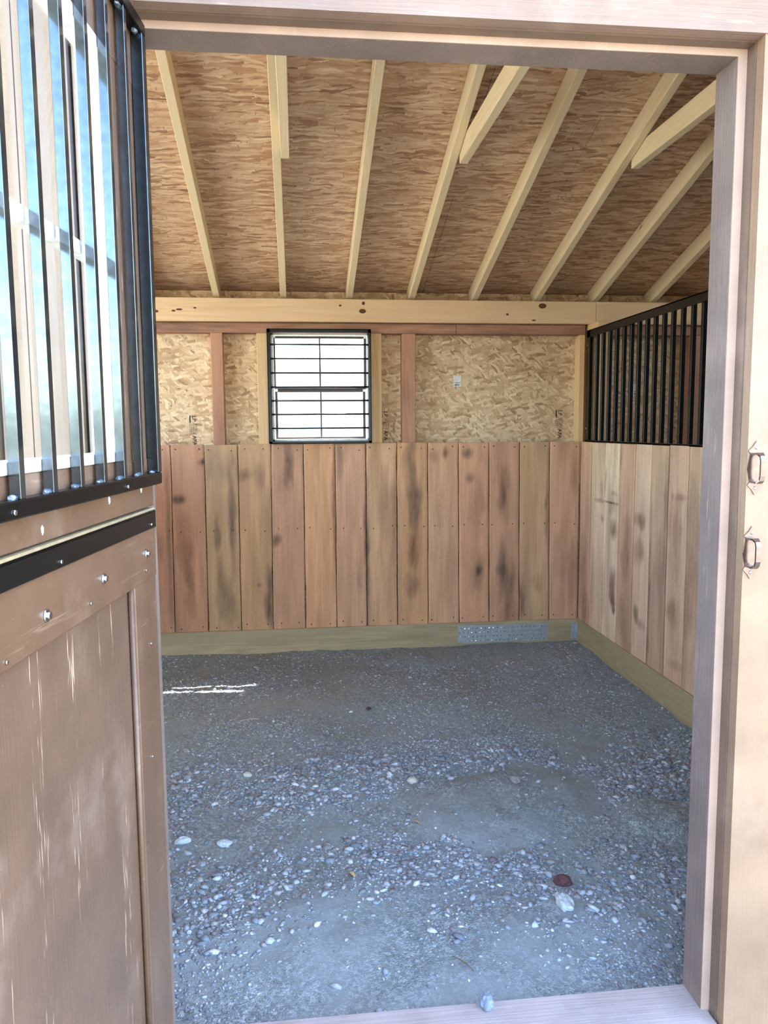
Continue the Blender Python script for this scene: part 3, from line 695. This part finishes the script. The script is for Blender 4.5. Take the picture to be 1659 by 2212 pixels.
# ================================================================== SMALL THINGS ON THE BACK WALL
def sticker(x0, x1, z0, z1, label):
    o = empty('sticker', (0.5*(x0+x1), 0.1149, z0)); tag(o, label, 'sticker', 'white stickers on the strand board')
    w_, h_ = (x1-x0), (z1-z0)
    mb = MB(); mb.box(-w_/2, w_/2, -0.0006, 0.0, 0, h_); mb.build('paper', M['paper'], o)
    mb = MB(); rr = random.Random(3); x = -w_*0.30
    while x < w_*0.28:
        ww = rr.choice((0.0008, 0.0016, 0.0024)); mb.box(x, x+ww, -0.0010, -0.0005, h_*0.09, h_*0.26); x += ww+rr.choice((0.001, 0.002))
    mb.build('barcode', M['ink'], o)
    mb = MB()
    for k in range(9):
        xx_ = -w_*0.40+k*w_*0.09; mb.box(xx_, xx_+w_*0.055, -0.0010, -0.0005, h_*0.34, h_*0.40)
    mb.build('printed_line', M['inkred'], o)
sticker(1.030, 1.082, 1.697, 1.771, 'small white sticker on the strand board between window and corner')
sticker(2.262, 2.312, 1.637, 1.713, 'small white sticker seen between the bars of the right panel')

def stamp(xl, zt_, rows=True, scale=1.0):
    """black mill print turned a quarter right, cut off by the planks"""
    mb = MB()
    y0, y1 = 0.1138, 0.1149
    def addtext(s, dx, dz, size, bold=0.0):
        cu = bpy.data.curves.new('t', 'FONT'); cu.body = s; cu.size = size; cu.extrude = 0.0; cu.offset = bold
        ob = bpy.data.objects.new('t', cu); C.objects.link(ob)
        dg = bpy.context.evaluated_depsgraph_get(); me_ = bpy.data.meshes.new_from_object(ob.evaluated_get(dg))
        n0 = len(mb.bm.verts); mb.bm.from_mesh(me_); mb.bm.verts.ensure_lookup_table()
        for v in mb.bm.verts[n0:]:
            a, b_ = v.co.x, v.co.y       # text x -> down, text y -> right
            v.co = Vector((xl+dx+b_, y1-0.0012, zt_-dz-a))
        bpy.data.objects.remove(ob); bpy.data.curves.remove(cu); bpy.data.meshes.remove(me_)
    addtext('LP', 0.018*scale, 0.0, 0.036*scale, 0.0006)
    addtext('APA', 0.018*scale, 0.125*scale, 0.034*scale, 0.0006)
    mb.box(xl, xl+0.008*scale, y0+0.0003, y1, zt_-0.045*scale, zt_)
    rr = random.Random(8)
    for r_ in range(5):
        z = 0.050*scale
        while z < 0.118*scale:
            l_ = rr.uniform(0.002, 0.008); xx_ = xl+(0.001+0.0105*r_)*scale
            mb.box(xx_, xx_+rr.choice((0.003, 0.0045)), y0+0.0004, y1, zt_-z-l_, zt_-z); z += l_+rr.uniform(0.0015, 0.004)
    o = mb.build('printed_stamp', M['ink'], wback)
stamp(-0.676, 1.518); stamp(1.728, 1.542); stamp(0.552, 1.540)

# nail plate and corner bracket on the baseboard
o = empty('nail_plate', (1.30, -0.0155, 0.0)); tag(o, 'galvanised spiked nail plate across the baseboard joint, right half of the back wall', 'metal plate')
mb = MB(); mb.box(-0.262, 0.350, -0.0014, 0.0008, 0.006, 0.122); mb.build('plate', M['galv'], o)
mb = MB()
for i in range(22):
    for j in range(4):
        x = -0.25+i*0.0275+(0.009 if j % 2 else 0); z = 0.020+j*0.028
        mb.ball((x, -0.0015, z), 0.0056, (1.3, 0.5, 0.8), 1, 0.2, i*7+j)
mb.build('teeth', M['zinc'], o)['kind'] = 'stuff'
o = empty('corner_bracket', (1.849, -0.0155, 0.0)); tag(o, 'shiny zinc angle bracket in the floor corner of the baseboards', 'bracket')
mb = MB(); mb.box(-0.036, 0.0, -0.0022, 0.0, 0.010, 0.118); mb.box(-0.002, 0.0, -0.036, 0.0, 0.010, 0.118); mb.build('angle', M['galv'], o)
for z in (0.028, 0.062, 0.100):
    mb = MB(); mb.ball((-0.022, -0.004, z), 0.0052, (1, 0.6, 1), 2); mb.build('bolt', M['zinc'], o, smooth=True)
    mb = MB(); mb.ball((-0.004, -0.022, z), 0.0052, (0.6, 1, 1), 2); mb.build('bolt', M['zinc'], o, smooth=True)

# ================================================================== STONES
rs = np.random.RandomState(4)
ico = bmesh.new(); bmesh.ops.create_icosphere(ico, subdivisions=1, radius=1.0)
tv = np.array([v.co[:] for v in ico.verts]); tf = np.array([[v.index for v in f.verts] for f in ico.faces]); ico.free()
tmpl = [tv*(1+rs.uniform(-0.32, 0.30, (len(tv), 1))) for _ in range(10)]
def dens(x, y):
    p = 1.0
    for (cx, cy, rx, ry, t) in ((0.78, -2.20, 0.42, 0.28, 0.3), (1.29, -2.38, 0.17, 0.16, -0.5)):
        dx, dy = x-cx, y-cy; a = dx*math.cos(t)+dy*math.sin(t); b_ = -dx*math.sin(t)+dy*math.cos(t)
        if (a/rx)**2+(b_/ry)**2 < 1.0+0.9*mnoise.noise(Vector((x*7, y*7, 2))): p *= 0.04
    if y > -1.55: p *= 0.35 if x > 0.0 else 0.7
    if y > -0.45: p *= 0.5
    if y < -2.85: p *= 0.55
    n_ = mnoise.fractal(Vector((x*2.2+5, y*2.2, 0.7)), 0.9, 2.0, 3)
    return p*min(1.0, max(0.06, 0.6+n_*1.2))
BIG = [(0.440,-1.971,0.038),(0.808,-2.729,0.044),(0.770,-2.850,0.060),(0.343,-1.087,0.028),(-0.229,-1.842,0.034),(-0.425,-2.309,0.042),(-0.278,-2.346,0.038),(0.848,-2.060,0.042)]
Vs = []; Fs = []; Cs = []; cnt = 0; N = 0
pal = [(126,134,142),(142,150,158),(158,166,174),(172,180,188),(190,198,206),(176,172,166),(134,128,128),(150,158,166),(214,220,224)]
while N < 46000:
    x = rs.uniform(-0.95, 1.845); y = rs.uniform(-3.235, -0.03)
    if x < -0.306-0.0 and y < -3.1 and False: continue
    if rs.rand() > dens(x, y): continue
    if any((x-a_)**2+(y-b_)**2 < r_*r_ for a_, b_, r_ in BIG): continue
    s = 0.0022 + 0.0045*rs.rand()**1.5
    big = rs.rand()
    if -2.95 < y < -1.7 and big > 0.80: s = 0.006+0.010*rs.rand()**2
    elif big > 0.985: s = 0.006+0.008*rs.rand()
    sc = np.array([s*rs.uniform(0.8, 1.5), s*rs.uniform(0.6, 1.0), s*rs.uniform(0.25, 0.6)])
    a = rs.uniform(0, 6.283); tl = rs.normal(0, 0.3)
    P = tmpl[rs.randint(10)]*sc
    ca, sa = math.cos(tl), math.sin(tl); P = np.stack([P[:, 0], P[:, 1]*ca-P[:, 2]*sa, P[:, 1]*sa+P[:, 2]*ca], 1)
    ca, sa = math.cos(a), math.sin(a); P = np.stack([P[:, 0]*ca-P[:, 1]*sa, P[:, 0]*sa+P[:, 1]*ca, P[:, 2]], 1)
    P += np.array([x, y, floor_h(x, y)+sc[2]*0.35]); Vs.append(P); Fs.append(tf+cnt); cnt += len(tv)
    c = np.array(s2l(pal[rs.randint(len(pal))]))*rs.uniform(0.7, 1.1); Cs.append(np.repeat(c[None], len(tv), 0)); N += 1
def stone_mesh(name, Vs, Fs, Cs):
    V = np.concatenate(Vs); Fm = np.concatenate(Fs); Cc = np.concatenate(Cs)
    me = bpy.data.meshes.new(name); me.vertices.add(len(V)); me.vertices.foreach_set('co', V.astype(np.float32).ravel())
    me.loops.add(len(Fm)*3); me.loops.foreach_set('vertex_index', Fm.astype(np.int32).ravel())
    me.polygons.add(len(Fm)); me.polygons.foreach_set('loop_start', (np.arange(len(Fm))*3).astype(np.int32))
    at = me.color_attributes.new('Col', 'FLOAT_COLOR', 'POINT'); at.data.foreach_set('color', np.concatenate([Cc, np.ones((len(Cc), 1))], 1).astype(np.float32).ravel())
    me.update(calc_edges=True); me.validate(); me.materials.append(M['stone'])
    o = bpy.data.objects.new(name, me); C.objects.link(o); return o
tag(stone_mesh('gravel', Vs, Fs, Cs), 'loose grey crushed stone scattered over the stall floor', 'gravel', None, 'stuff')
def big_stone(x, y, r, sc, col, label, seed, z=None, group=None):
    mb = MB(); mb.ball((0, 0, 0), r, sc, 3, 0.0)
    rr = random.Random(seed); off = rr.uniform(0, 50)
    for v in mb.bm.verts:
        d = v.co.normalized(); k = 1+0.34*mnoise.noise(d*1.7+Vector((off, 0, 0)))+0.12*mnoise.noise(d*4.5+Vector((0, off, 0))); v.co *= k
    o = mb.build('stone', simple('stone_'+str(seed), col, 0.8)); o.location = (x, y, (floor_h(x, y) if z is None else z)+r*sc[2]*0.55); o.rotation_euler = (0, 0, rr.uniform(0, 3))
    tag(o, label, 'stone', group)
big_stone(0.440, -1.971, 0.022, (1, 0.9, 0.6), (196, 188, 178), 'pale flat stone lying in the middle of the floor', 1)
big_stone(0.808, -2.729, 0.024, (1.2, 1, 0.7), (92, 62, 62), 'dark red stone near the front right of the floor', 2)
big_stone(0.770, -2.850, 0.034, (1.3, 0.7, 0.5), (178, 184, 184), 'long pale rock just in front of the dark red stone', 3)
big_stone(0.430, -3.262, 0.020, (0.9, 1.1, 0.9), (120, 132, 146), 'small grey stone resting on the threshold', 4, 0.040)
big_stone(0.343, -1.087, 0.013, (1, 1, 0.6), (84, 66, 62), 'small dark round stone towards the back wall', 5)
big_stone(-0.229, -1.842, 0.018, (1.1, 0.8, 0.5), (206, 206, 200), 'white pebble left of the floor centre', 6)
big_stone(-0.425, -2.309, 0.022, (1.2, 0.8, 0.6), (196, 206, 214), 'whitish stone close to the door edge', 7)
big_stone(-0.278, -2.346, 0.020, (1.2, 0.9, 0.6), (186, 198, 208), 'pale stone to the right of the whitish stone by the door edge', 8)
big_stone(0.848, -2.060, 0.024, (1.1, 0.9, 0.5), (150, 148, 142), 'grey stone at the back edge of the smooth dust patch', 9)
def chip(x, y, l, w_, a, col, label, seed, cat='wood chip', name='wood_chip'):
    mb = MB(); n_ = 6; rr = random.Random(seed)
    top = []
    for i in range(n_+1):
        t = i/n_; ww = w_*math.sin(math.pi*min(0.95, max(0.07, t)))**0.5; zz = 0.006*math.sin(t*3.1)
        top.append([mb.bm.verts.new((l*(t-0.5), sy*ww/2+rr.uniform(-1, 1)*w_*0.08, zz+dz)) for sy in (-1, 1) for dz in (0, 0.002)])
    for i in range(n_):
        A, B_ = top[i], top[i+1]
        for p, q_ in ((0, 1), (1, 3), (3, 2), (2, 0)): mb.bm.faces.new((A[p], A[q_], B_[q_], B_[p]))
    mb.bm.faces.new([top[0][k] for k in (0, 2, 3, 1)]); mb.bm.faces.new([top[-1][k] for k in (0, 1, 3, 2)])
    o = mb.build(name, simple('chip_'+str(seed), col, 0.8)); o.location = (x, y, floor_h(x, y)+0.006); o.rotation_euler = (0, 0, a); tag(o, label, cat)
chip(0.408, -2.304, 0.030, 0.010, 2.4, (184, 152, 122), 'small tan wood chip left of the smooth dust patch', 11)
chip(0.149, -2.617, 0.034, 0.012, 2.1, (190, 160, 120), 'curved tan wood chip near the front middle of the floor', 12)
chip(0.414, -3.072, 0.075, 0.003, 2.2, (120, 100, 80), 'thin brown twig near the threshold', 13, 'twig', 'twig')
chip(-0.255, -1.221, 0.095, 0.003, 0.15, (206, 200, 180), 'thin pale straw lying left of centre towards the back', 14, 'straw', 'straw')

# ================================================================== OUTSIDE, THROUGH THE WINDOW
bn = empty('shed', (3.0, 14.0, -0.12)); tag(bn, 'white shed with a pale roof seen through the back window', 'building')
mb = MB(); mb.box(-9, 9, 0, 6, 0, 3.15); mb.build('wall', simple('white_siding', (238, 234, 226), 0.7), bn)
mb = MB()
vs_ = [mb.bm.verts.new(p) for p in ((-9.4,-0.4,3.05),(9.4,-0.4,3.05),(9.4,3.0,3.75),(-9.4,3.0,3.75),(-9.4,6.4,3.05),(9.4,6.4,3.05),(-9.4,-0.4,2.93),(9.4,-0.4,2.93),(9.4,3.0,3.6),(-9.4,3.0,3.6),(-9.4,6.4,2.93),(9.4,6.4,2.93))]
for q_ in ((0,1,2,3),(3,2,5,4),(6,9,8,7),(9,10,11,8),(0,6,7,1),(4,5,11,10),(0,3,9,6),(3,4,10,9),(1,7,8,2),(2,8,11,5)): mb.bm.faces.new([vs_[i] for i in q_])
mb.build('roof', simple('pale_roof', (206, 200, 190), 0.6), bn)
leaf = NT('leaves'); lv = leaf.noise(leaf.coord(), 3.0, 4); leaf.l(leaf.mix(lv, s2l((96, 124, 64)), s2l((150, 172, 104))), leaf.b.inputs['Base Color']); leaf.b.inputs['Roughness'].default_value = 0.7
bark = simple('bark', (98, 82, 66), 0.9)
for i, (x, y, h, lb) in enumerate(((1.0, 31.0, 5.6, 'leafy tree beyond the shed, leftmost'), (6.3, 35.0, 6.4, 'leafy tree beyond the shed, middle'), (12.0, 31.5, 5.7, 'leafy tree beyond the shed, rightmost'))):
    t_ = empty('tree', (x, y, -0.12)); tag(t_, lb, 'tree', 'trees beyond the shed')
    mb = MB(); mb.tube((0, 0, 0), (0, 0, h*0.6), 0.22, 10, 0.12); mb.build('trunk', bark, t_)
    mb = MB(); rr = random.Random(i)
    for k in range(14):
        mb.ball((rr.uniform(-2.0, 2.0), rr.uniform(-1.2, 1.2), h*0.62+rr.uniform(-0.9, 0.9)), rr.uniform(0.7, 1.2), (1, 1, 0.8), 3, 0.12, k)
    mb.build('crown', leaf.m, t_)
